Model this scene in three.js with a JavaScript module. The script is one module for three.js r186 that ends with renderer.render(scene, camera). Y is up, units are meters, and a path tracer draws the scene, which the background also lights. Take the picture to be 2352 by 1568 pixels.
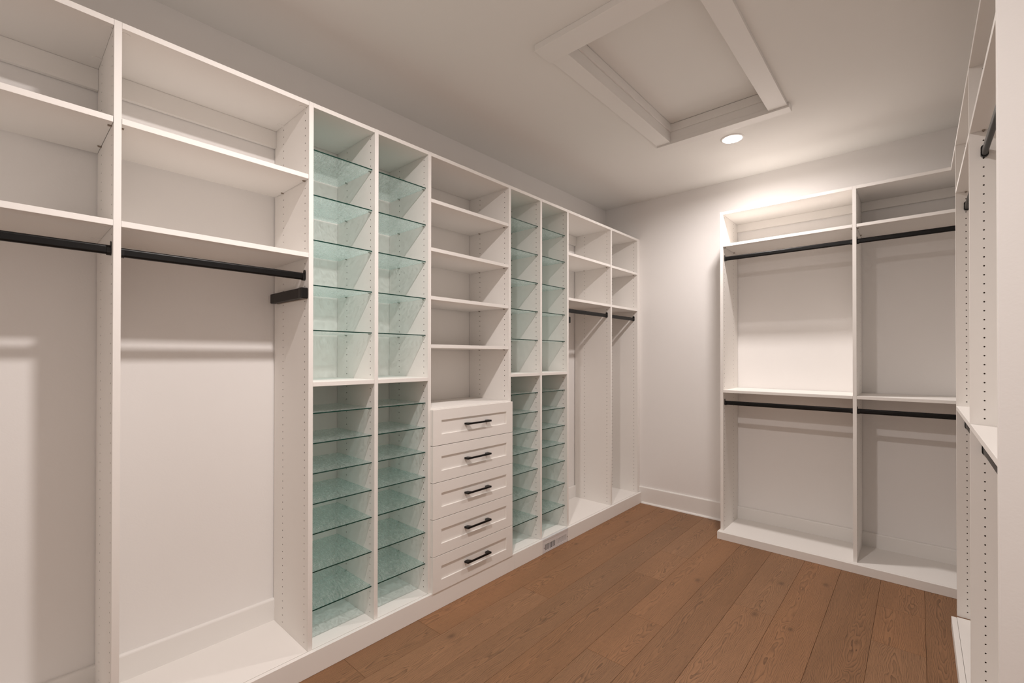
import * as THREE from 'three';
import { RoundedBoxGeometry } from 'three/addons/geometries/RoundedBoxGeometry.js';
import { mergeGeometries } from 'three/addons/utils/BufferGeometryUtils.js';
import { ImprovedNoise } from 'three/addons/math/ImprovedNoise.js';
import { RectAreaLightUniformsLib } from 'three/addons/lights/RectAreaLightUniformsLib.js';

RectAreaLightUniformsLib.init();
const scene = new THREE.Scene();
scene.background = new THREE.Color(0x000000);
const renderer = new THREE.WebGLRenderer({ antialias: true });
renderer.toneMapping = THREE.LinearToneMapping;
renderer.toneMappingExposure = 0.865;
renderer.shadowMap.enabled = true;

// ---------------------------------------------------------------- camera (metres; left closet fronts at x = 0, far end towards -z)
const IMG_W = 2352, IMG_H = 1568, FOCAL = 1050.62;
const camera = new THREE.PerspectiveCamera(2 * Math.atan(IMG_H / 2 / FOCAL) * 180 / Math.PI, IMG_W / IMG_H, 0.02, 50);
camera.position.set(1.9062, 1.3274, 0);
camera.rotation.order = 'YXZ';
camera.rotation.set(0.264 * Math.PI / 180, 41.669 * Math.PI / 180, 0.042 * Math.PI / 180);
camera.setViewOffset(IMG_W, IMG_H, 1.63, -29.86, IMG_W, IMG_H);   // the lens is shifted up a little
scene.add(camera);

// ---------------------------------------------------------------- the two ceiling lamps that light the room
const LAMP_COLOR = new THREE.Color().setRGB(1.0, 0.925, 0.895);
const LAMPS = [[1.008, -3.164, 880], [1.012, -0.7, 1380]];        // x, z, radiance

// ---------------------------------------------------------------- helpers
const names = {};
function numbered(n) { const k = names[n] = (names[n] ?? -1) + 1; return k ? `${n}_${String(k).padStart(3, '0')}` : n; }
const childNames = new WeakMap();
function numberedIn(parent, n) {
  if (parent === scene) return numbered(n);
  let m = childNames.get(parent); if (!m) childNames.set(parent, m = {});
  const k = m[n] = (m[n] ?? -1) + 1; return k ? `${n}_${String(k).padStart(3, '0')}` : n;
}
function worldOrigin(o) { const v = new THREE.Vector3(); for (; o && o !== scene; o = o.parent) v.add(o.position); return v; }
const flatten = g => g.index ? g.toNonIndexed() : g;
function uvBox(g) {                                    // uv in metres, by the way each face points
  g = flatten(g);
  const p = g.attributes.position, n = g.attributes.normal, uv = new Float32Array(p.count * 2);
  for (let i = 0; i < p.count; i++) {
    const ax = Math.abs(n.getX(i)), ay = Math.abs(n.getY(i)), az = Math.abs(n.getZ(i));
    const x = p.getX(i), y = p.getY(i), z = p.getZ(i);
    if (ay >= ax && ay >= az) { uv[2 * i] = z; uv[2 * i + 1] = x; } else if (ax >= az) { uv[2 * i] = z; uv[2 * i + 1] = y; } else { uv[2 * i] = x; uv[2 * i + 1] = y; }
  }
  g.setAttribute('uv', new THREE.BufferAttribute(uv, 2));
  return g;
}
// geometries are given in world metres; the mesh is put under parent with its place taken off
function obj(name, geos, material, parent = scene) {
  const list = (Array.isArray(geos) ? geos : [geos]).map(g => uvBox(g));
  const g = list.length > 1 ? mergeGeometries(list) : list[0];
  const o = worldOrigin(parent);
  if (o.lengthSq()) g.translate(-o.x, -o.y, -o.z);
  const m = new THREE.Mesh(g, material);
  m.name = numberedIn(parent, name); m.castShadow = m.receiveShadow = true;
  parent.add(m);
  return m;
}
function box(x0, x1, y0, y1, z0, z1, bevel = 0.0008) {
  const w = Math.abs(x1 - x0), h = Math.abs(y1 - y0), d = Math.abs(z1 - z0);
  const b = Math.min(bevel, w / 3, h / 3, d / 3);
  const g = b > 0 ? new RoundedBoxGeometry(w, h, d, 1, b) : new THREE.BoxGeometry(w, h, d);
  g.translate((x0 + x1) / 2, (y0 + y1) / 2, (z0 + z1) / 2);
  return g;
}
const slab = (x0, x1, y0, y1, z0, z1) => box(x0, x1, y0, y1, z0, z1, 0);
function base(name, x, y, z, data) {
  const o = new THREE.Group(); o.name = numbered(name); o.position.set(x, y, z); scene.add(o);
  o.userData = data; return o;
}
function struct(name, geos, material, parent = scene) {
  const m = obj(name, geos, material, parent); if (parent === scene) m.userData.kind = 'structure'; return m;
}
let seed = 7;
const rnd = () => { seed = (seed * 1664525 + 1013904223) >>> 0; return seed / 4294967296; };
const noise = new ImprovedNoise();
const nz = (x, y, z = 0) => noise.noise(x, y, z);
function dataTex(w, h, fn, srgb, rx = 1, ry = 1) {
  const d = new Uint8Array(w * h * 4);
  for (let j = 0; j < h; j++) for (let i = 0; i < w; i++) {
    const c = fn(i, j), k = (j * w + i) * 4;
    d[k] = c[0]; d[k + 1] = c[1]; d[k + 2] = c[2]; d[k + 3] = 255;
  }
  const t = new THREE.DataTexture(d, w, h); t.wrapS = t.wrapT = THREE.RepeatWrapping;
  t.magFilter = THREE.LinearFilter; t.minFilter = THREE.LinearMipmapLinearFilter; t.generateMipmaps = true;
  if (srgb) t.colorSpace = THREE.SRGBColorSpace;
  t.repeat.set(rx, ry); t.needsUpdate = true; return t;
}
const grey = v => { v = Math.max(0, Math.min(255, v)); return [v, v, v]; };

// ---------------------------------------------------------------- materials
// roller-applied wall paint: a fine orange-peel relief, 0.25 m a tile (noise taken on a torus so that it repeats)
function tileNoise(i, j, n, f, s) {
  const a = i / n * Math.PI * 2, b = j / n * Math.PI * 2, r = f / (2 * Math.PI);
  return nz(Math.cos(a) * r + s, Math.sin(a) * r + Math.cos(b) * r, Math.sin(b) * r + s);
}
const peel = dataTex(256, 256, (i, j) => grey(128 + 70 * tileNoise(i, j, 256, 34, 3.1) + 45 * tileNoise(i, j, 256, 70, 9.7)), false, 4, 4);

const M = {};
M.wall = new THREE.MeshPhysicalMaterial({ color: 0xf9f6f3, roughness: 0.62, specularIntensity: 0, bumpMap: peel, bumpScale: 0.00028 });
M.ceiling = new THREE.MeshPhysicalMaterial({ color: 0xfaf8f4, roughness: 0.85, specularIntensity: 0 });
M.trim = new THREE.MeshPhysicalMaterial({ color: 0xf8f5f1, roughness: 0.38 });
M.laminate = new THREE.MeshPhysicalMaterial({ color: 0xfaf6f1, roughness: 0.42, specularIntensity: 0 });
M.edge = M.laminate;
M.black = new THREE.MeshPhysicalMaterial({ color: 0x070606, roughness: 0.36, specularIntensity: 0.6 });
M.blackPlastic = new THREE.MeshPhysicalMaterial({ color: 0x070707, roughness: 0.28 });
M.bronze = new THREE.MeshPhysicalMaterial({ color: 0x1b1715, roughness: 0.45, metalness: 0.25 });
M.nickel = new THREE.MeshPhysicalMaterial({ color: 0xa89d92, roughness: 0.4, metalness: 1 });
M.clearPin = new THREE.MeshPhysicalMaterial({ color: 0xa8b0a8, roughness: 0.25 });
M.ventWhite = new THREE.MeshPhysicalMaterial({ color: 0xe9e6e6, roughness: 0.4 });
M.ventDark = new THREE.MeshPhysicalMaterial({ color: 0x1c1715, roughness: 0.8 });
M.dark = new THREE.MeshPhysicalMaterial({ color: 0x2a241f, roughness: 0.9 });
M.rawBoard = new THREE.MeshPhysicalMaterial({ color: 0x5e4a3a, roughness: 0.95 });
M.baffle = new THREE.MeshPhysicalMaterial({ color: 0xefebe6, roughness: 0.6 });
M.lens = new THREE.MeshPhysicalMaterial({ color: 0xffffff, roughness: 0.6, emissive: 0xfff2e6, emissiveIntensity: 2.2 });
// patterned glass: short wavy ridges that run front to back, pressed into one face
const streaks = (i, j, n, fi, fj, sd) => {
  const a = i / n * Math.PI * 2, b = j / n * Math.PI * 2, p = fi / (2 * Math.PI), q = fj / (2 * Math.PI);
  return nz(Math.cos(a) * p + sd, Math.sin(a) * p + Math.cos(b) * q, Math.sin(b) * q + sd);
};
const ridge = (i, j) => {
  const bend = 9 * streaks(i, j, 512, 7, 5, 2.2);
  return streaks(i + bend, j, 512, 92, 11, 1.7) * 0.85 + streaks(i + bend, j, 512, 150, 26, 8.1) * 0.4;
};
const ridgeField = new Float32Array(512 * 512);
for (let j = 0; j < 512; j++) for (let i = 0; i < 512; i++) ridgeField[j * 512 + i] = ridge(i, j);
const glassBump = dataTex(512, 512, (i, j) => grey(128 + 190 * ridgeField[j * 512 + i]), false, 4.6, 4.6);
const glassRough = dataTex(512, 512, (i, j) => grey(112 + 190 * ridgeField[j * 512 + i]), false, 4.6, 4.6);
M.glass = new THREE.MeshPhysicalMaterial({ color: new THREE.Color().setRGB(0.880, 0.964, 0.960), transmission: 1, thickness: 0, ior: 1.5, roughness: 0.9, roughnessMap: glassRough, bumpMap: glassBump, bumpScale: 0.0008 });
M.glassEdge = new THREE.MeshPhysicalMaterial({ color: new THREE.Color().setRGB(0.003, 0.045, 0.033), roughness: 0.12, specularIntensity: 1 });

// ---------------------------------------------------------------- oak planks
const PLANK_W = 0.1925;
function oakTexture(v) {
  const W = 256, H = 2048;                               // 0.1925 m across, 2 m along
  const cx = 0.5 + (v % 3 - 1) * 0.22 + 0.1 * nz(v * 3.7, 1.2), tone = [0, 5, -5, 2, -3, 4, -4][v % 7];
  const red = [3, -2, 0, 4, -4, 1, -2][v % 7];
  const knots = [];
  for (let k = 0; k < 2; k++) knots.push([0.2 + 0.6 * Math.abs(Math.sin(v * 5.1 + k * 2.3)), 0.25 + 1.5 * Math.abs(Math.sin(v * 2.7 + k * 1.9)), 0.010 + 0.006 * Math.abs(Math.sin(v + k))]);
  return dataTex(W, H, (i, j) => {
    const x = i / W * 0.1925, y = j / H * 2;
    let u = x - cx * 0.1925 + 0.018 * nz(y * 1.6, v * 9.1) + 0.006 * nz(y * 5.5, x * 14, v * 4.3);
    let dk = 9, bend = 0;
    for (const [kx, ky, kr] of knots) { const dx = x - kx * 0.1925, dy = (y - ky) * 0.55, d = Math.hypot(dx, dy); dk = Math.min(dk, d / kr); bend += 0.020 * Math.exp(-d * d / (kr * kr * 9)); }
    const tilt = 0.05 + 0.03 * nz(y * 0.9, v * 2.9);
    const rr = Math.sqrt(u * u * 1.0 + tilt * tilt * 0.35 + 0.0004) + 0.034 * nz(y * 1.1, v * 6.3) + bend + 0.0035 * nz(x * 60, y * 9, v);
    const ring = (rr + 0.008 * nz(x * 22, y * 3.1, v * 3.3) + 0.004 * nz(x * 55, y * 11, v * 8.8)) * 215, fr = ring - Math.floor(ring);
    const late = Math.pow(fr, 2.6) * (0.65 + 0.35 * nz(Math.floor(ring) * 3.3, v));
    const pore = Math.max(0, nz(x * 900, y * 26, v * 1.7) - 0.12) * (0.5 + late);
    const fleck = nz(x * 420, y * 60, v + 40) * 0.5 + nz(x * 110, y * 7, v + 80);
    const broad = nz(x * 14, y * 2.2, v * 7) + 0.6 * nz(x * 5, y * 0.9, v * 5);
    let L = 1 + 0.035 * broad + 0.03 * fleck - 0.34 * late - 0.36 * pore;
    if (dk < 2.2 && v % 2) L *= 1 - 0.22 * Math.exp(-dk * dk * 1.2);
    const r = (157 + tone + red * 0.6) * L, g = (117 + tone * 0.85) * L, b = (85 + tone * 0.75 - red * 0.4) * L;
    const c = q => Math.max(0, Math.min(255, q));
    return [c(r), c(g), c(b)];
  }, true);
}
const oak = [];
for (let v = 0; v < 7; v++) oak.push(new THREE.MeshPhysicalMaterial({ map: oakTexture(v), roughness: 0.5, specularIntensity: 0.6 }));

// ================================================================ THE ROOM
const CEIL = 2.743, XL = -0.3605, XR = 2.402, XC = 2.0453, ZE = -3.9146, ZN = 0.75, ZC = -1.5375;
struct('wall_left', slab(XL - 0.12, XL, -0.05, CEIL, ZE - 0.12, ZN + 0.12), M.wall);
struct('wall_end', slab(XL, XR + 0.12, -0.05, CEIL, ZE - 0.12, ZE), M.wall);
struct('wall_right', slab(XR, XR + 0.12, -0.05, CEIL, ZE, ZN), M.wall);
struct('wall_near', slab(XL, XR + 0.12, -0.05, CEIL, ZN, ZN + 0.12), M.wall);
// ceiling with the opening of the attic hatch and a round hole for each lamp
const HX0 = 0.700, HX1 = 1.271, HZ0 = -2.917, HZ1 = -1.738, J = 0.019, CAN_R = 0.0560, CAN_D = 0.006;
{
  const x0 = HX0 - J, x1 = HX1 + J, z0 = HZ0 - J, z1 = HZ1 + J, t = 0.2, X0 = XL - 0.12, X1 = XR + 0.12, Z0 = ZE - 0.12, Z1 = ZN + 0.12;
  const s = new THREE.Shape(); s.moveTo(X0, -Z1); s.lineTo(X1, -Z1); s.lineTo(X1, -Z0); s.lineTo(X0, -Z0); s.closePath();
  const h = new THREE.Path(); h.moveTo(x0, -z1); h.lineTo(x0, -z0); h.lineTo(x1, -z0); h.lineTo(x1, -z1); h.closePath(); s.holes.push(h);
  for (const [x, z] of LAMPS) { const c = new THREE.Path(); c.absarc(x, -z, CAN_R, 0, Math.PI * 2, true); s.holes.push(c); }
  const g = new THREE.ExtrudeGeometry(s, { depth: t, bevelEnabled: false, curveSegments: 16 }); g.rotateX(-Math.PI / 2); g.translate(0, CEIL, 0);
  struct('ceiling', [g, slab(X0, X1, CEIL + t, CEIL + t + 0.02, Z0, Z1)], M.ceiling);
}
// floor: a dark underlay and every plank of it
const floor = new THREE.Group(); floor.name = numbered('floor'); floor.userData.kind = 'structure'; scene.add(floor);
obj('underlay', slab(XL - 0.05, XR + 0.05, -0.05, -0.016, ZE - 0.05, ZN + 0.05), M.dark, floor);
{
  const joints = { 0: [-1.016, -1.414], 1: [-2.02], 2: [-3.55], 3: [-2.622, -3.024], 4: [-1.79, -2.182], 5: [-3.72], 6: [-2.645], 7: [-1.30], 8: [-0.9], 9: [-2.733, -3.132], 10: [-1.5], 11: [-2.9], '-1': [-1.6], '-2': [-2.4] };
  const kind = [1, 3, 0, 5, 2, 6, 3, 1, 0, 4, 6, 2, 5, 1, 4, 0, 3, 2, 6, 5, 1, 4, 3, 0, 2];
  let n = 0;
  for (let k = -2; k <= 11; k++) {
    const x0 = Math.max(0.004 + PLANK_W * k, XL), x1 = Math.min(0.004 + PLANK_W * (k + 1), XR);
    if (x1 - x0 < 0.005) continue;
    const cuts = [ZN, ...(joints[k] ?? []), ZE];
    for (let c = 0; c + 1 < cuts.length; c++) {
      const g = flatten(box(x0 + 0.0004, x1 - 0.0004, -0.016, 0, cuts[c + 1] + 0.0004, cuts[c] - 0.0004, 0.0011));
      const m = new THREE.Mesh(g, oak[kind[n % kind.length]]); m.name = numberedIn(floor, 'plank'); m.receiveShadow = m.castShadow = true;
      const p = g.attributes.position, uv = new Float32Array(p.count * 2), off = (n * 0.37) % 2, flip = n % 2;
      for (let i = 0; i < p.count; i++) {
        const u = (p.getX(i) - 0.004 - PLANK_W * k) / PLANK_W;
        uv[2 * i] = flip ? 1 - u : u; uv[2 * i + 1] = p.getZ(i) / 2 + off;
      }
      g.setAttribute('uv', new THREE.BufferAttribute(uv, 2));
      floor.add(m); n++;
    }
  }
}
// baseboards
function eased(x0, x1, y1, z0, z1, along) {              // board with its top front edge eased
  const t = along === 'z' ? x1 - x0 : z1 - z0, s = new THREE.Shape();
  s.moveTo(0, 0); s.lineTo(t, 0); s.lineTo(t, y1 - 0.008); s.quadraticCurveTo(t - 0.001, y1 - 0.001, t - 0.007, y1); s.lineTo(0, y1); s.closePath();
  const g = new THREE.ExtrudeGeometry(s, { depth: along === 'z' ? z1 - z0 : x1 - x0, bevelEnabled: false, curveSegments: 4 });
  if (along === 'z') g.translate(x0, 0, z0); else { g.rotateY(-Math.PI / 2); g.translate(x1, 0, z0); }
  return g;
}
struct('baseboard_left', eased(XL, XL + 0.0145, 0.197, ZE, ZN, 'z'), M.trim);
struct('baseboard_end', eased(XL + 0.0145, XR, 0.147, ZE, ZE + 0.0145, 'x'), M.trim);
{
  const s = new THREE.Shape(); s.moveTo(0, 0); s.lineTo(0.014, 0); s.absarc(0, 0, 0.014, 0, Math.PI / 2, false); s.closePath();
  const g = new THREE.ExtrudeGeometry(s, { depth: 0.765, bevelEnabled: false, curveSegments: 5 });
  g.rotateY(-Math.PI / 2); g.translate(0.79, 0, ZE + 0.0145);
  struct('trim_1', g, M.trim);                              // quarter-round along the foot of the end wall
}

// ================================================================ attic hatch
{
  const t = base('attic_hatch', (HX0 + HX1) / 2, CEIL, (HZ0 + HZ1) / 2, { label: 'white framed attic hatch set into the ceiling beside the downlight', category: 'hatch' });
  obj('casing_board', box(0.610, HX0, 2.725, CEIL, HZ0 + 0.001, HZ1 - 0.001, 0.0015), M.trim, t);
  obj('casing_board', box(HX1, 1.365, 2.725, CEIL, HZ0 + 0.001, HZ1 - 0.001, 0.0015), M.trim, t);
  obj('casing_board', box(0.606, 1.374, 2.715, CEIL, HZ0 - 0.071, HZ0, 0.0015), M.trim, t);
  obj('casing_board', box(0.606, 1.374, 2.715, CEIL, HZ1, HZ1 + 0.121, 0.0015), M.trim, t);
  const y0 = CEIL + 0.0003, y1 = CEIL + 0.14, rv = 0.003;
  obj('jamb', box(HX0 - J + 0.0005, HX0 - rv, y0, y1, HZ0 - rv, HZ1 + rv), M.trim, t);
  obj('jamb', box(HX1 + rv, HX1 + J - 0.0005, y0, y1, HZ0 - rv, HZ1 + rv), M.trim, t);
  obj('jamb', box(HX0 - J + 0.0005, HX1 + J - 0.0005, y0, y1, HZ0 - J + 0.0005, HZ0 - rv - 0.0002), M.trim, t);
  obj('jamb', box(HX0 - J + 0.0005, HX1 + J - 0.0005, y0, y1, HZ1 + rv + 0.0002, HZ1 + J - 0.0005), M.trim, t);
  const s0 = 2.792, s1 = 2.842, d = 0.006;
  obj('stop_strip', box(HX0 - rv, HX0 + d, s0, s1, HZ0 + d, HZ1 - d, 0.0015), M.trim, t);
  obj('stop_strip', box(HX1 - d, HX1 + rv, s0, s1, HZ0 + d, HZ1 - d, 0.0015), M.trim, t);
  obj('stop_strip', box(HX0 - rv, HX1 + rv, s0, s1, HZ0 - rv, HZ0 + d, 0.0015), M.trim, t);
  obj('stop_strip', box(HX0 - rv, HX1 + rv, s0, s1, HZ1 - d, HZ1 + rv, 0.0015), M.trim, t);
  obj('hatch_panel', box(HX0 + 0.0005, HX1 - 0.0005, 2.8442, 2.863, HZ0 + 0.0005, HZ1 - 0.0005, 0.001), M.ceiling, t);
}

// ================================================================ downlights
LAMPS.forEach(([x, z, power], i) => {
  const t = base('recessed_downlight', x, CEIL, z, { label: i ? 'round white recessed ceiling downlight above the near end of the closet' : 'round glowing recessed ceiling downlight beside the attic hatch', category: 'downlight' });
  const ring = new THREE.LatheGeometry([[0.0545, 0], [0.0548, -0.003], [0.0575, -0.0052], [0.063, -0.0056], [0.0685, -0.0035], [0.0700, 0.0002]].map(p => new THREE.Vector2(...p)), 48);
  ring.translate(x, CEIL, z);
  obj('trim_ring', ring, M.trim, t);
  const can = new THREE.LatheGeometry([[0.0540, -0.001], [0.0540, CAN_D + 0.004], [0.0557, CAN_D + 0.004], [0.0557, -0.001], [0.0540, -0.001]].map(p => new THREE.Vector2(...p)), 48);
  can.translate(x, CEIL, z);
  obj('baffle', can, M.baffle, t);
  const lens = new THREE.CylinderGeometry(0.0538, 0.0538, 0.004, 48); lens.translate(x, CEIL + CAN_D + 0.002, z);
  obj('lens', lens, M.lens, t);
  const l = new THREE.RectAreaLight(LAMP_COLOR, power, 0.095, 0.095);
  l.position.set(x, CEIL + CAN_D - 0.0015, z); l.rotation.x = -Math.PI / 2; l.name = 'downlight_light_' + i;
  scene.add(l);
});

// ================================================================ closet building blocks
const T = 0.019, PITCH = 0.032;
// an upright panel drilled for shelf pins on both faces. Local: depth along +x from the front (0) to d, y up, thickness along z from 0 to T.
// Each face is a few plain rectangles and, down every column of holes, one small cell to a hole: rim, bore and bottom.
function drilledPanel(d, y0, y1, phase, ya, yb, cols = [0.0365, 0.2575]) {
  const face = [[], []], bore = [[], []], c = PITCH / 2, r = 0.00265, deep = 0.0068, K = 8;
  let [P, N] = face;
  const tri = (p, q, t, n, flip) => { const o = flip ? [p, t, q] : [p, q, t]; for (const v of o) { P.push(...v); N.push(...n); } };
  const quad = (p, q, t, u, n, flip) => { tri(p, q, t, n, flip); tri(p, t, u, n, flip); };
  const yFirst = Math.ceil((ya - phase) / PITCH) * PITCH + phase, rows = Math.floor((yb - yFirst) / PITCH) + 1;
  const yLo = yFirst - c, yHi = yFirst + (rows - 1) * PITCH + c;
  for (const side of [0, 1]) {
    const z = side ? T : 0, n = [0, 0, side ? 1 : -1], flip = !side, in_ = side ? -deep : deep;
    const flat = (xa, xb, ylo, yhi) => quad([xa, ylo, z], [xb, ylo, z], [xb, yhi, z], [xa, yhi, z], n, flip);
    flat(0, d, y0, yLo); flat(0, d, yHi, y1);
    let x = 0;
    for (const cx of cols) {
      flat(x, cx - c, yLo, yHi); x = cx + c;
      for (let k = 0; k < rows; k++) {
        const cy = yFirst + k * PITCH, rim = [], sq = [];
        for (let i = 0; i < K; i++) {
          const t = i / K * Math.PI * 2, co = Math.cos(t), si = Math.sin(t), m = Math.max(Math.abs(co), Math.abs(si));
          rim.push([cx + r * co, cy + r * si]); sq.push([cx + c * co / m, cy + c * si / m]);
        }
        for (let i = 0; i < K; i++) {
          const j = (i + 1) % K, a = rim[i], b = rim[j], A = sq[i], B = sq[j];
          quad([...a, z], [...A, z], [...B, z], [...b, z], n, flip);
          const t = (i + 0.5) / K * Math.PI * 2;
          [P, N] = bore;
          quad([...a, z], [...b, z], [...b, z + in_], [...a, z + in_], [-Math.cos(t), -Math.sin(t), 0], flip);
          tri([cx, cy, z + in_], [...a, z + in_], [...b, z + in_], n, flip);
          [P, N] = face;
        }
      }
    }
    flat(x, d, yLo, yHi);
  }
  quad([0, y0, 0], [0, y0, T], [0, y1, T], [0, y1, 0], [-1, 0, 0], false);
  quad([d, y0, T], [d, y0, 0], [d, y1, 0], [d, y1, T], [1, 0, 0], false);
  quad([0, y1, T], [d, y1, T], [d, y1, 0], [0, y1, 0], [0, 1, 0], false);
  quad([0, y0, 0], [d, y0, 0], [d, y0, T], [0, y0, T], [0, -1, 0], false);
  return [face, bore].map(([p, n]) => {
    const g = new THREE.BufferGeometry();
    g.setAttribute('position', new THREE.Float32BufferAttribute(p, 3)); g.setAttribute('normal', new THREE.Float32BufferAttribute(n, 3));
    return g;
  });
}
function upright(geos, parent) {                          // the panel, and the raw brown board seen inside its pin holes
  const p = obj('upright_panel', geos[0], M.laminate, parent);
  obj('pin_holes', geos[1], M.rawBoard, p).userData.kind = 'stuff';
}
const panelZ = (front, dir, zc, d, y0, y1, ph, ya, yb) => drilledPanel(d, y0, y1, ph, ya, yb).map(g => { if (dir < 0) g.rotateY(Math.PI); return g.translate(front, 0, zc - (dir < 0 ? -T / 2 : T / 2)); });
const panelX = (xc, front, d, y0, y1, ph, ya, yb) => drilledPanel(d, y0, y1, ph, ya, yb).map(g => g.rotateY(Math.PI / 2).translate(xc - T / 2, 0, front));
function capDisc(x, y, z) { const g = new THREE.CylinderGeometry(0.0145, 0.0145, 0.0012, 20); g.translate(x, y - 0.0005, z); return g; }
function pinAt(x, y, z, dz) {                            // a 5 mm pin with its little ledge, along z from the panel face
  const a = new THREE.CylinderGeometry(0.0024, 0.0024, 0.012, 8); a.rotateX(Math.PI / 2); a.translate(x, y, z + dz * 0.004);
  const b = slab(x - 0.0042, x + 0.0042, y + 0.0008, y + 0.0026, Math.min(z, z + dz * 0.011), Math.max(z, z + dz * 0.011));
  return [a, b];
}
function pinAtX(x, y, z, dx) {
  const a = new THREE.CylinderGeometry(0.0024, 0.0024, 0.012, 8); a.rotateZ(Math.PI / 2); a.translate(x + dx * 0.004, y, z);
  const b = slab(Math.min(x, x + dx * 0.011), Math.max(x, x + dx * 0.011), y + 0.0008, y + 0.0026, z - 0.0042, z + 0.0042);
  return [a, b];
}

// ---------------------------------------------------------------- left closet: uprights and the bays between them
const ZP = [0.370, -0.2525, -0.8753, -1.1863, -1.5000, -2.1279, -2.4458, -2.7620, -3.3928, -3.8743];
const BAYS = 'ABCDEFGHI', D = 0.3535, TOP = 2.3988, BASE = 0.0963;
const inner = i => [ZP[i + 1] + T / 2, ZP[i] - T / 2];    // far and near faces of bay i
const left = base('closet_system', -0.17, 0, -1.75, { label: 'long white built-in closet with nine bays and five drawers along the left wall', category: 'closet' });
ZP.forEach(z => upright(panelZ(0, -1, z, D, 0.001, TOP, 0.0245, 0.12, 2.366), left));
const pinsL = [], pinsG = [], capsL = [];
for (let i = 0; i < 9; i++) {
  const [a, b] = inner(i), e = 0.0004;
  obj('top_panel', box(-D, 0, TOP - T, TOP, a + e, b - e), M.laminate, left);
  obj('bottom_shelf', box(-D, -0.0012, BASE - T, BASE, a + e, b - e), M.laminate, left);
  for (const x of [-0.0345, -0.262]) capsL.push(capDisc(x, TOP - T, a + 0.0125), capDisc(x, TOP - T, b - 0.0125));
  const k = BAYS[i];
  if ('ABHI'.includes(k)) {
    const y = k < 'C' ? 1.7612 : 1.7592;
    obj('fixed_shelf', box(-D, 0, y - T, y, a + e, b - e), M.laminate, left);
    for (const x of [-0.0345, -0.262]) capsL.push(capDisc(x, y - T, a + 0.0125), capDisc(x, y - T, b - 0.0125));
    obj('hang_cleat', box(-0.3575, -0.3385, 2.303, TOP - T - 0.0006, a + e, b - e), M.laminate, left);
  } else {
    obj('back_panel', slab(-0.3602, -0.3560, 0.05, TOP - 0.002, ZP[i + 1] + 0.0006, ZP[i] - 0.0006), M.laminate, left);
    if (k === 'E') obj('fixed_shelf', box(-D, -0.0004, 1.0545 - T, 1.0545, a + e, b - e), M.laminate, left);
    else obj('fixed_shelf', box(-D, 0, 1.2190 - T, 1.2190, a + e, b - e), M.laminate, left);
  }
}
obj('filler_strip', box(-0.019, -0.002, BASE, TOP, ZE + 0.0006, ZP[9] - T / 2 - 0.0004), M.laminate, left);
obj('cam_caps', capsL, M.laminate, left).userData.kind = 'stuff';
const VZ0 = -2.7355, VZ1 = -2.437;
for (const [z0, z1] of [[-2.1480, 0.38], [VZ1, -2.1486], [ZE + 0.0155, VZ0]]) obj('toe_board', box(0.0012, 0.0205, 0.0005, BASE, z0 + 0.0003, z1 - 0.0003, 0.0012), M.laminate, left);

// five drawers with recessed-panel fronts and black pulls
{
  const ys = [1.0488, 0.8594, 0.6667, 0.4759, 0.2825, 0.0935], z0 = -2.1268, z1 = -1.5042;
  for (let i = 0; i < 5; i++) {
    const y1 = ys[i] - (i ? 0.0015 : 0), y0 = ys[i + 1] + 0.0015, w = 0.0572;
    const s = new THREE.Shape(); s.moveTo(-z1, y0); s.lineTo(-z0, y0); s.lineTo(-z0, y1); s.lineTo(-z1, y1); s.closePath();
    const h = new THREE.Path(); h.moveTo(-z1 + w, y0 + w); h.lineTo(-z1 + w, y1 - w); h.lineTo(-z0 - w, y1 - w); h.lineTo(-z0 - w, y0 + w); h.closePath(); s.holes.push(h);
    const fr = new THREE.ExtrudeGeometry(s, { depth: 0.0062, bevelEnabled: true, bevelThickness: 0.0009, bevelSize: 0.0009, bevelOffset: -0.0009, bevelSegments: 2 });
    fr.rotateY(Math.PI / 2); fr.translate(0.0178, 0, 0);
    const back = slab(0.0014, 0.0180, y0 + 0.0006, y1 - 0.0006, z0 + 0.0006, z1 - 0.0006);
    const bodyBox = [slab(-0.30, 0.0014, y0 + 0.03, y0 + 0.04, z0 + 0.03, z1 - 0.03), slab(-0.30, 0.0014, y0 + 0.04, y1 - 0.05, z0 + 0.03, z0 + 0.042), slab(-0.30, 0.0014, y0 + 0.04, y1 - 0.05, z1 - 0.042, z1 - 0.03)];
    const d = obj('drawer', [fr, back, ...bodyBox], M.laminate, left);
    const yc = (y0 + y1) / 2, zc = -1.8235, L = 0.0935;   // pull: flat wedge feet, slim bar
    const p = new THREE.Shape();
    p.moveTo(-L, 0); p.lineTo(-L + 0.024, 0); p.lineTo(-L + 0.036, 0.0225); p.lineTo(L - 0.036, 0.0225); p.lineTo(L - 0.024, 0); p.lineTo(L, 0); p.lineTo(L, 0.0295); p.lineTo(-L, 0.0295); p.closePath();
    const g = new THREE.ExtrudeGeometry(p, { depth: 0.0085, bevelEnabled: true, bevelThickness: 0.0008, bevelSize: 0.0008, bevelOffset: -0.0008, bevelSegments: 2 });
    g.rotateX(Math.PI / 2); g.rotateY(Math.PI / 2); g.translate(0.0181, yc + 0.0043, zc);
    obj('handle', g, M.black, d).userData.label = 'black flat bar pull';
  }
}

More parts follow.
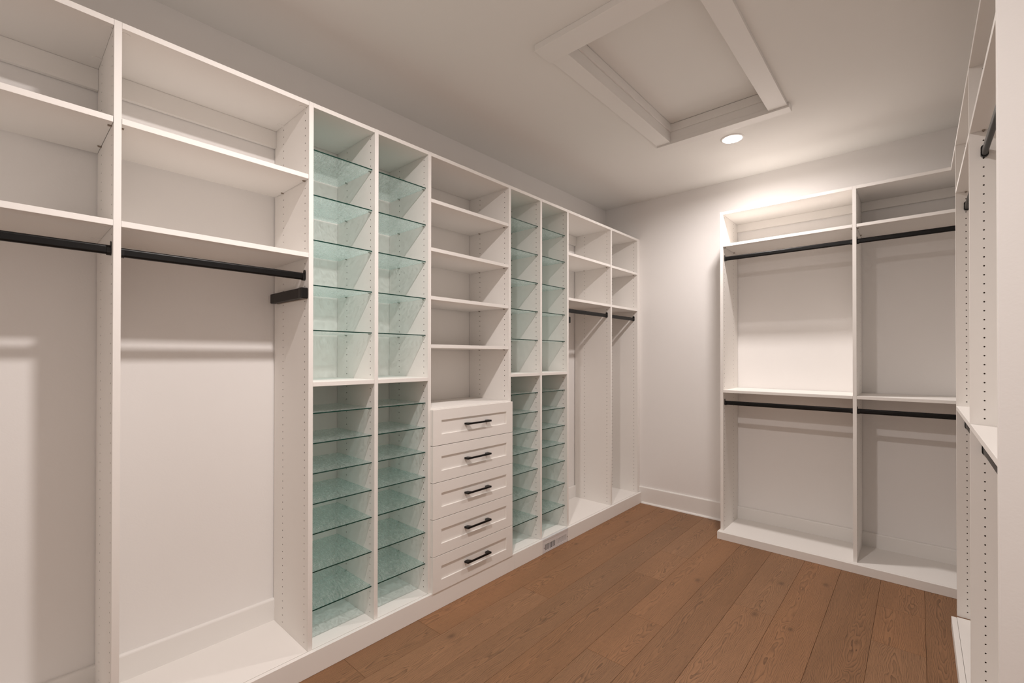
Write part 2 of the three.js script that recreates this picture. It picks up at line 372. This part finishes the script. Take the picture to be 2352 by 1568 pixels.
// ---------------------------------------------------------------- glass shelves: one kind for each bay width, cloned
{
  const up = [2.2115, 2.0187, 1.8262, 1.6335, 1.4408], low = [1.0870, 0.9585, 0.8300, 0.7005, 0.5730, 0.4110, 0.2490];
  const ord = ['topmost', 'second', 'third', 'fourth', 'fifth', 'sixth', 'lowest'];
  const where = { C: 'bay beside the belt rack', D: 'bay on near side of the drawers', F: 'bay on far side of the drawers', G: 'bay above the floor vent' };
  const H = 0.005, x0 = -0.345, x1 = -0.0185;
  for (const k of 'CDFG') {
    const [a, b] = inner(BAYS.indexOf(k)), z0 = a + 0.002, z1 = b - 0.002, zm = (z0 + z1) / 2, e = 0.0022;
    let first = null;
    const list = [...up.map((y, n) => [y, ['topmost', 'second', 'third', 'fourth', 'lowest'][n], 'above']), ...low.map((y, n) => [y, ord[n], 'below'])];
    for (const [y, nth, side] of list) {
      let o;
      if (!first) {
        o = first = base('glass_shelf', (x0 + x1) / 2, y - H, zm, {});
        obj('pane', slab(x0, x1 - e, y - H, y, z0, z1), M.glass, o);
        obj('polished_edge', box(x1 - e, x1, y - H, y, z0, z1, 0.0007), M.glassEdge, o).userData.label = 'dark green polished front edge';
      } else { o = first.clone(); o.name = numbered('glass_shelf'); o.position.y = y - H; scene.add(o); }
      o.userData = { label: `${nth} green glass shelf ${side} the fixed shelf, ${where[k]}`, category: 'shelf', group: 'green textured glass shelves' };
      for (const x of [-0.0365, -0.2575]) pinsG.push(...pinAt(x, y - H - 0.0027, a, 1), ...pinAt(x, y - H - 0.0027, b, -1));
    }
  }
}
// ---------------------------------------------------------------- adjustable white shelves
function whiteShelf(x0, x1, y, z0, z1, label) {
  const t = base('white_shelf', (x0 + x1) / 2, y - T, (z0 + z1) / 2, { label, category: 'shelf', group: 'adjustable white shelves' });
  t.name = t.name;
  obj('board', box(x0, x1, y - T, y, z0, z1), M.laminate, t);
  return t;
}
{
  const put = (k, y, label) => {
    const [a, b] = inner(BAYS.indexOf(k));
    whiteShelf(-0.345, -0.001, y, a + 0.0012, b - 0.0012, label);
    for (const x of [-0.0365, -0.2575]) pinsL.push(...pinAt(x, y - T - 0.0027, a, 1), ...pinAt(x, y - T - 0.0027, b, -1));
  };
  put('A', 2.0905, 'white adjustable shelf near the top of the bay cut off by the picture edge');
  put('B', 2.0910, 'wide white adjustable shelf near the top of the bay holding the belt rack');
  put('E', 2.1575, 'topmost of the four white shelves stacked above the drawers');
  put('E', 1.9010, 'second from top of the four white shelves above the drawers');
  put('E', 1.6460, 'third from top of the four white shelves above the drawers');
  put('E', 1.3915, 'lowest of the four white shelves above the drawers');
  put('H', 2.0905, 'white adjustable shelf near the top of the hanging bay past the floor vent');
  put('I', 2.0885, 'narrow white adjustable shelf in the corner bay against the end wall');
}
obj('shelf_pins', pinsL, M.nickel, left).userData.kind = 'stuff';
obj('clear_shelf_pins', pinsG, M.clearPin, left).userData.kind = 'stuff';

// ---------------------------------------------------------------- hanging rods: oval tube in a cup at each end
function stadium(w, h, target) {                          // upright pill outline round the origin
  const s = target ?? new THREE.Shape(), r = w / 2, k = h / 2 - r;
  s.moveTo(r, -k); s.lineTo(r, k); s.absarc(0, k, r, 0, Math.PI, false); s.lineTo(-r, -k); s.absarc(0, -k, r, Math.PI, 2 * Math.PI, false); s.closePath();
  return s;
}
function rodGeometry(len) {
  const g = new THREE.ExtrudeGeometry(stadium(0.015, 0.030), { depth: len, bevelEnabled: false, curveSegments: 10 });
  return g.translate(0, 0, -len / 2);
}
function cupGeometry() {                                  // plate at z = 0, cup towards +z
  const plate = new THREE.ExtrudeGeometry(stadium(0.0195, 0.0455), { depth: 0.0028, bevelEnabled: false, curveSegments: 10 }); plate.translate(0, 0.0055, 0);
  const s = new THREE.Shape(), r = 0.0102, ri = 0.0077, k = 0.0075;
  s.moveTo(r, 0.006); s.lineTo(ri, 0.006); s.lineTo(ri, -k); s.absarc(0, -k, ri, 0, -Math.PI, true); s.lineTo(-ri, 0.006); s.lineTo(-r, 0.006); s.lineTo(-r, -k); s.absarc(0, -k, r, -Math.PI, 0, false); s.closePath();
  const cup = new THREE.ExtrudeGeometry(s, { depth: 0.0125, bevelEnabled: false, curveSegments: 10 });
  return [plate, cup];
}
function hangRod(axis, a, b, u, y, label, group) {        // between the faces a < b along the axis; u is the other level coordinate
  const len = b - a, m = (a + b) / 2, at = axis === 'z' ? [u, y, m] : [m, y, u];
  const t = base('hanging_rod', at[0], y, at[2], { label, category: 'closet rod', group });
  const turn = g => { if (axis === 'x') g.rotateY(Math.PI / 2); return g.translate(...at); };
  obj('tube', turn(rodGeometry(len - 0.006)), M.black, t);
  obj('end_cup', cupGeometry().map(g => turn(g.translate(0, 0, -len / 2))), M.blackPlastic, t);
  obj('end_cup', cupGeometry().map(g => turn(g.rotateY(Math.PI).translate(0, 0, len / 2))), M.blackPlastic, t);
}
{
  const G = 'black oval hanging rods';
  const z = (k, y, label) => { const [a, b] = inner(BAYS.indexOf(k)); hangRod('z', a, b, -0.0375, y, label, G); };
  z('A', 1.6700, 'black hanging rod in the left bay cut off by the picture edge');
  z('B', 1.6660, 'black hanging rod with a bright glint, above the belt rack');
  z('H', 1.6700, 'black hanging rod in the far left-wall bay just past the glass shelves');
  z('I', 1.6690, 'short black hanging rod in the corner bay against the end wall');
}
// ---------------------------------------------------------------- pull-out belt racks
function beltRack(zf, dir, y, label) {                    // zf: panel face, dir: the way it stands out
  const w = 0.031, zz = (a, b) => [Math.min(zf + dir * a, zf + dir * b), Math.max(zf + dir * a, zf + dir * b)];
  const t = base('belt_rack', -0.165, y - 0.0225, zf + dir * w / 2, { label, category: 'belt rack' });
  let [a, b] = zz(0.004, w - 0.002);
  obj('slide_body', box(-0.330, -0.030, y - 0.0215, y + 0.0215, a, b, 0.003), M.bronze, t);
  [a, b] = zz(0.0006, w);
  obj('front_cap', new RoundedBoxGeometry(0.030, 0.0455, b - a, 3, 0.0045).translate(-0.0175, y, (a + b) / 2), M.blackPlastic, t);
  [a, b] = zz(0.0006, 0.010);
  obj('mounting_rail', box(-0.300, -0.012, y - 0.0245, y - 0.0200, a, b, 0.0008), M.nickel, t).userData.label = 'bare metal rail under the rack';
}
beltRack(ZP[2] + T / 2, 1, 1.5925, 'black pull-out belt rack fixed under the hanging rod beside the glass shelves');
beltRack(ZP[7] - T / 2, -1, 1.5975, 'black belt rack end peeping past the panel in the far hanging bay');

// ---------------------------------------------------------------- floor-level air vent in the toe board
{
  const t = base('air_vent', 0.01, 0, (VZ0 + VZ1) / 2, { label: 'white metal air vent with two banks of upright slots in the toe board', category: 'vent' });
  const y0 = 0.0015, y1 = 0.0835, s = new THREE.Shape();
  s.moveTo(-VZ1 + 0.0006, y0); s.lineTo(-VZ0 - 0.0006, y0); s.lineTo(-VZ0 - 0.0006, y1); s.lineTo(-VZ1 + 0.0006, y1); s.closePath();
  const slots = [];
  for (const [z, q] of [[-2.4675, 0], [-2.5985, 1]]) for (let n = 0; n < 9; n++) {
    const c = z - 0.0035 - n * 0.0135, h = new THREE.Path(), w = 0.0043;
    h.moveTo(-c - w, 0.0165); h.lineTo(-c - w, 0.0575); h.lineTo(-c + w, 0.0575); h.lineTo(-c + w, 0.0165); h.closePath(); s.holes.push(h); slots.push([c, q]);
  }
  const g = new THREE.ExtrudeGeometry(s, { depth: 0.0022, bevelEnabled: true, bevelThickness: 0.0004, bevelSize: 0.0004, bevelOffset: -0.0004, bevelSegments: 1 });
  g.rotateY(Math.PI / 2); g.translate(0.0165, 0, 0);
  obj('faceplate', [g, box(0.0012, 0.0205, 0.0838, BASE, VZ0 + 0.0004, VZ1 - 0.0004, 0.001)], M.ventWhite, t);
  for (const [c, q] of slots) {
    const f = new THREE.BoxGeometry(q ? 0.0150 : 0.0100, 0.043, 0.0007); f.rotateY(q ? 0.62 : -0.95); f.translate(q ? 0.0108 : 0.0095, 0.037, c);
    obj('louvre', f, M.ventWhite, t);
  }
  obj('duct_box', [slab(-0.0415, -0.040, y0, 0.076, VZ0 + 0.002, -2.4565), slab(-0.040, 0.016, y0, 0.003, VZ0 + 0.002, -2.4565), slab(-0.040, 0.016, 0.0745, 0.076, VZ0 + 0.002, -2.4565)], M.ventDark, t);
  for (const z of [-2.4555, -2.7265]) { const c = new THREE.CylinderGeometry(0.0032, 0.0036, 0.0016, 14); c.rotateZ(-Math.PI / 2); c.translate(0.0197, 0.037, z); obj('screw', c, M.nickel, t); }
}

// ================================================================ closet on the end wall (its front at z = ZF)
const ZF = -3.543, XQ = [0.8250, 1.6098, 2.3920], TOP2 = 2.3909, BASE2 = 0.0535, DE = 0.3665;
const end = base('closet_system', 1.6, 0, -3.72, { label: 'white open hanging closet with two tall bays on the end wall', category: 'closet' });
XQ.forEach(x => upright(panelX(x, ZF, DE, BASE2, TOP2, 0.020, 0.07, 2.362), end));
const pinsE = [];
{
  const zb = ZF - DE;
  for (let i = 0; i < 2; i++) {
    const a = XQ[i] + T / 2, b = XQ[i + 1] - T / 2, e = 0.0004;
    obj('top_panel', box(a + e, b - e, TOP2 - T, TOP2, zb, ZF), M.laminate, end);
    obj('fixed_shelf', box(a + e, b - e, 1.0650, 1.0840, zb, ZF), M.laminate, end);
    obj('hang_cleat', box(a + e, b - e, 2.312, TOP2 - T - 0.0006, zb - 0.003, zb + 0.016), M.laminate, end);
    whiteShelf(a + 0.0012, b - 0.0012, 2.1540 - i * 0.0005, zb + 0.008, ZF - 0.001, i ? 'white adjustable shelf above the rod in the shaded end-wall bay next to the corner' : 'brightly lit white adjustable shelf under the downlight on the end wall');
    for (const z of [ZF - 0.0365, ZF - 0.2575]) pinsE.push(...pinAtX(a, 2.154 - T - 0.0027 - i * 0.0005, z, 1), ...pinAtX(b, 2.154 - T - 0.0027 - i * 0.0005, z, -1));
    hangRod('x', a, b, ZF - 0.0375, 2.0520, i ? 'upper black hanging rod in the end-wall bay next to the corner' : 'upper black hanging rod with a glint, under the brightly lit end-wall shelf', 'black oval hanging rods');
    hangRod('x', a, b, ZF - 0.0375, 0.9885, i ? 'lower black hanging rod in the end-wall bay next to the corner' : 'lower black hanging rod in the end-wall bay beside the bare wall', 'black oval hanging rods');
  }
  obj('bottom_shelf', box(0.8040, XR - 0.001, BASE2 - T, BASE2, zb, -3.5222), M.laminate, end);
  obj('toe_board', box(0.8040, XR - 0.001, 0.0005, BASE2, -3.5212, -3.5020, 0.0012), M.laminate, end);
  obj('side_toe_board', box(0.8040, 0.823, 0.0005, BASE2 - T - 0.0004, zb, -3.5218), M.laminate, end);
}
obj('shelf_pins', pinsE, M.nickel, end).userData.kind = 'stuff';

// ================================================================ closet on the right wall (its front at x = XC)
const ZR = [-3.1539, -2.3448, -1.5660], DR = 0.3525;
const right = base('closet_system', 2.22, 0, -2.4, { label: 'white open hanging closet along the right wall, seen edge-on past the near wall corner', category: 'closet' });
ZR.forEach(z => upright(panelZ(XC, 1, z, DR, BASE2, TOP2, 0.020, 0.07, 2.362), right));
const pinsR = [];
{
  obj('top_panel', box(XC, XC + DR, TOP2 - T, TOP2, ZF + 0.0006, ZR[0] - T / 2 - 0.0004), M.laminate, right);
  for (let i = 0; i < 2; i++) {
    const a = ZR[i] + T / 2, b = ZR[i + 1] - T / 2, e = 0.0004, far = i === 0;
    obj('top_panel', box(XC, XC + DR, TOP2 - T, TOP2, a + e, b - e), M.laminate, right);
    obj('fixed_shelf', box(XC, XC + DR, 1.0665, 1.0855, a + e, b - e), M.laminate, right);
    obj('hang_cleat', box(XC + DR - 0.016, XC + DR + 0.003, 2.312, TOP2 - T - 0.0006, a + e, b - e), M.laminate, right);
    whiteShelf(XC + 0.001, XC + DR - 0.008, 2.1540, a + 0.0012, b - 0.0012, far ? 'white adjustable shelf above the rod in the far right-wall bay' : 'white adjustable shelf seen from below in the near right-wall bay');
    for (const x of [XC + 0.0365, XC + 0.2575]) pinsR.push(...pinAt(x, 2.154 - T - 0.0027, a, 1), ...pinAt(x, 2.154 - T - 0.0027, b, -1));
    hangRod('z', a, b, XC + 0.0385, far ? 2.0590 : 2.0550, far ? 'upper hanging rod in the far right-wall bay' : 'upper hanging rod in the near right-wall bay', 'black oval hanging rods');
    hangRod('z', a, b, XC + 0.0385, far ? 0.9950 : 0.9970, far ? 'lower hanging rod in the far right-wall bay' : 'lower hanging rod in the near right-wall bay', 'black oval hanging rods');
  }
  obj('bottom_shelf', box(XC - 0.0010, XC + DR, BASE2 - T, BASE2 - 0.0002, ZR[0] + 0.02, ZR[2] + T / 2 - 0.0004), M.laminate, right);
  obj('toe_board', box(XC - 0.0215, XC - 0.0020, 0.0005, BASE2, ZR[0] + 0.027, ZR[2] + T / 2, 0.0012), M.laminate, right);
  obj('end_panel', slab(XC, XC + DR + 0.003, 0.0005, TOP2, ZR[2] + T / 2, ZC), M.wall, right);
}
obj('shelf_pins', pinsR, M.nickel, right).userData.kind = 'stuff';

renderer.render(scene, camera);
